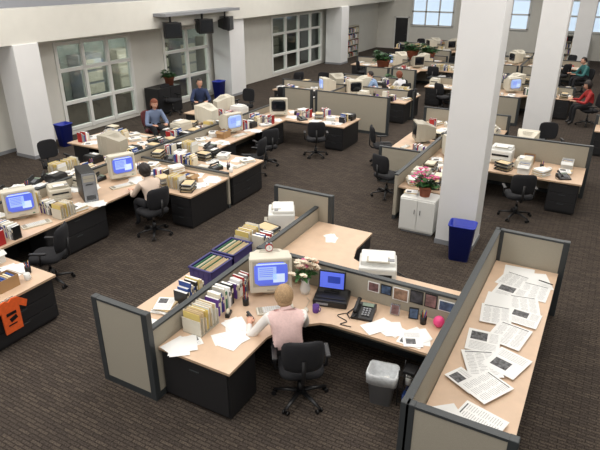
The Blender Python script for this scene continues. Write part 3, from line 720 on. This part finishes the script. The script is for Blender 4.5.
for a,c in wins:
    b=B();n=max(2,round((c-a)/1.25))
    for i in range(n+1):
        yy=a+(c-a)*i/n;b.box((WX-.03,yy,1.56),(.14,.12,2.88),WFR,bev=.006)
    for zz in(.19,1.05,2.1,2.93):b.b2(WX-.09,WX+.02,a,c,zz-.055,zz+.055,WFR)
    b.b2(WX-.06,WX-.05,a,c,.15,3.0,GLS);b.obj('window_%d'%k);k+=1
b=B();b.b2(-20.2,-20,-2,40,0,3.2,mat('backroom_paint',s(160,166,160),.9));b.obj('wall_back_room')
b=B()
for i in range(10):
    yy=12+i*2.1;b.b2(-19.9,-19.2,yy,yy+1.2,0,1.9,[BEI2,CHAR2,GRY][i%3],.01)
    for z_ in(.5,1,1.5):b.b2(-19.2,-19.18,yy+.05,yy+1.15,z_-.2,z_+.2,BEI)
b.obj('filing_cabinets')
b=B();b.b2(-20.2,-14.4,-2,40,3.2,4.1,WALL);b.obj('trim_mezzanine_slab')
b=B();b.b2(-15.1,-15.0,-2,40,4.1,7.2,WGRY);b.obj('wall_mezzanine')
b=B();b.b2(-20.2,7,40,40.2,0,7.2,WALL);b.obj('wall_far')
b=B();b.b2(6.8,7,-2,40,0,7.2,WALL);b.obj('wall_right')
b=B();b.b2(-20.2,7,-2,40.2,7.2,7.3,WALL);b.obj('ceiling')
WSKY=mat('window_daylight',s(200,220,240),.3,emit=.8)
for j,(a,c) in enumerate(((-13,-10.2),(-8.6,-5.4),(-4.4,-1),(0,3))):
    b=B();b.b2(a,c,39.93,39.98,1.7,3.4,WSKY);n=3
    for i in range(n+1):b.box((a+(c-a)*i/n,39.9,2.55),(.1,.1,1.8),WFR)
    for zz in(1.66,2.55,3.44):b.b2(a-.05,c+.05,39.85,39.95,zz-.05,zz+.05,WFR)
    b.obj('window_%d'%(k+j))
b=B();b.b2(-14.2,-13.3,39.9,39.97,0,2.1,CHAR2);b.b2(-14.28,-14.2,39.88,39.98,0,2.18,WFR);b.b2(-13.3,-13.22,39.88,39.98,0,2.18,WFR);b.b2(-14.28,-13.22,39.88,39.98,2.1,2.18,WFR);b.sph((-13.4,39.87,1.0),.03,CHR);b.obj('door_1')
b=B();b.b2(-15.6,-15.58,-2,11.7,0,.1,GRY);b.obj('baseboard_left')
def tv():
    b=B();b.box((0,0,0),(.62,.1,.5),BPL,bev=.015);b.box((0,-.052,.01),(.52,.01,.4),SCRD)
    R=lambda w_,h_,y:[(-w_/2,y,-h_/2),(w_/2,y,-h_/2),(w_/2,y,h_/2),(-w_/2,y,h_/2)]
    b.loft([R(.58,.46,.04),R(.54,.42,.2),R(.3,.26,.45)],BPL,smooth=False)
    b.box((0,.2,.3),(.06,.06,.36),BPL);b.box((0,.2,.24),(.5,.3,.02),BPL);return b.mesh('hanging_television')
TV=tv()
for x,y,rz in((-14.0,16.1,60),(-14.0,18.0,75),(-14.0,19.6,110)): 
    o=put(TV,'hanging_television',(x,y,3.12),D(rz),sc=1.05)
b=B();b.b2(-14.4,-13.85,15.6,20.1,3.6,3.7,GRY);b.obj('television_bracket')
put(PLT,'potted_plant',(-15.1,16.9,1.0),sc=2.0)
b=B();b.b2(-15.5,-14.8,15.9,17.2,.03,1.0,CHAR,.01);b.b2(-14.8,-14.79,15.95,16.53,.1,.95,CHAR2);b.b2(-14.8,-14.79,16.57,17.15,.1,.95,CHAR2);b.obj('side_cabinet')
for x,y,z_ in((-9.5,29.6,TZ+.01),(-8.5,29.2,TZ+.01),(-9.6,25.6,TZ+.01),(-6.1,24.3,0),(-8.4,24.0,0)): put(PLT,'potted_plant',(x,y,z_),sc=3.2)
def shelf(x,y,w,h,rz,seed):
    r=random.Random(seed);b=B()
    for q in(-1,1):b.box((q*w/2,0,h/2),(.03,.35,h),BEI2)
    b.box((0,.17,h/2),(w,.01,h),BEI2);n=int(h/.35)
    for i in range(n+1):b.box((0,0,.03+i*(h-.06)/n),(w,.35,.03),BEI2)
    for i in range(n):
        x_=-w/2+.03;z_=.045+i*(h-.06)/n
        while x_<w/2-.07:
            t=r.uniform(.03,.07);hh=r.uniform(.18,.27);b.box((x_+t/2,-.02,z_+hh/2),(t-.004,.25,hh),r.choice([RED,BLU,PAP,GRN,MAN,BPL,PAP2]));x_+=t
    b.obj('bookshelf',(x,y,0.001),D(rz))
shelf(-3,39.5,2.5,1.5,0,3);shelf(.5,34.5,2.2,1.8,0,5);shelf(-15.2,34,2.6,1.9,90,6)
# ------------------------------------------------------------ lights
def area(x,y,z,w,h,p,c=(1,.968,.925),rot=(0,0,0)):
    l=bpy.data.lights.new('ceiling_light_panel','AREA');l.shape='RECTANGLE';l.size=w;l.size_y=h;l.energy=p;l.color=c
    o=bpy.data.objects.new('ceiling_light_panel',l);COL.objects.link(o);o.location=(x,y,z);o.rotation_euler=rot
for x in(-12,-6,0,):
    for y in(2,9,16,23,31): area(x,y,7.0,3.5,4,238)
for y in(14,19,27): area(-17.8,y,3.1,1.5,4,150)
w=bpy.data.worlds.new('w');SC.world=w;w.use_nodes=True;w.node_tree.nodes['Background'].inputs[0].default_value=(1,.98,.96,1);w.node_tree.nodes['Background'].inputs[1].default_value=.6
# ------------------------------------------------------------ camera
cd=bpy.data.cameras.new('camera');cd.sensor_width=36;cd.lens=557/600*36;cd.clip_end=200
cam=bpy.data.objects.new('camera',cd);COL.objects.link(cam);cam.location=(0,0,5);cam.rotation_euler=(D(90-24.4),0,D(28.8));SC.camera=cam
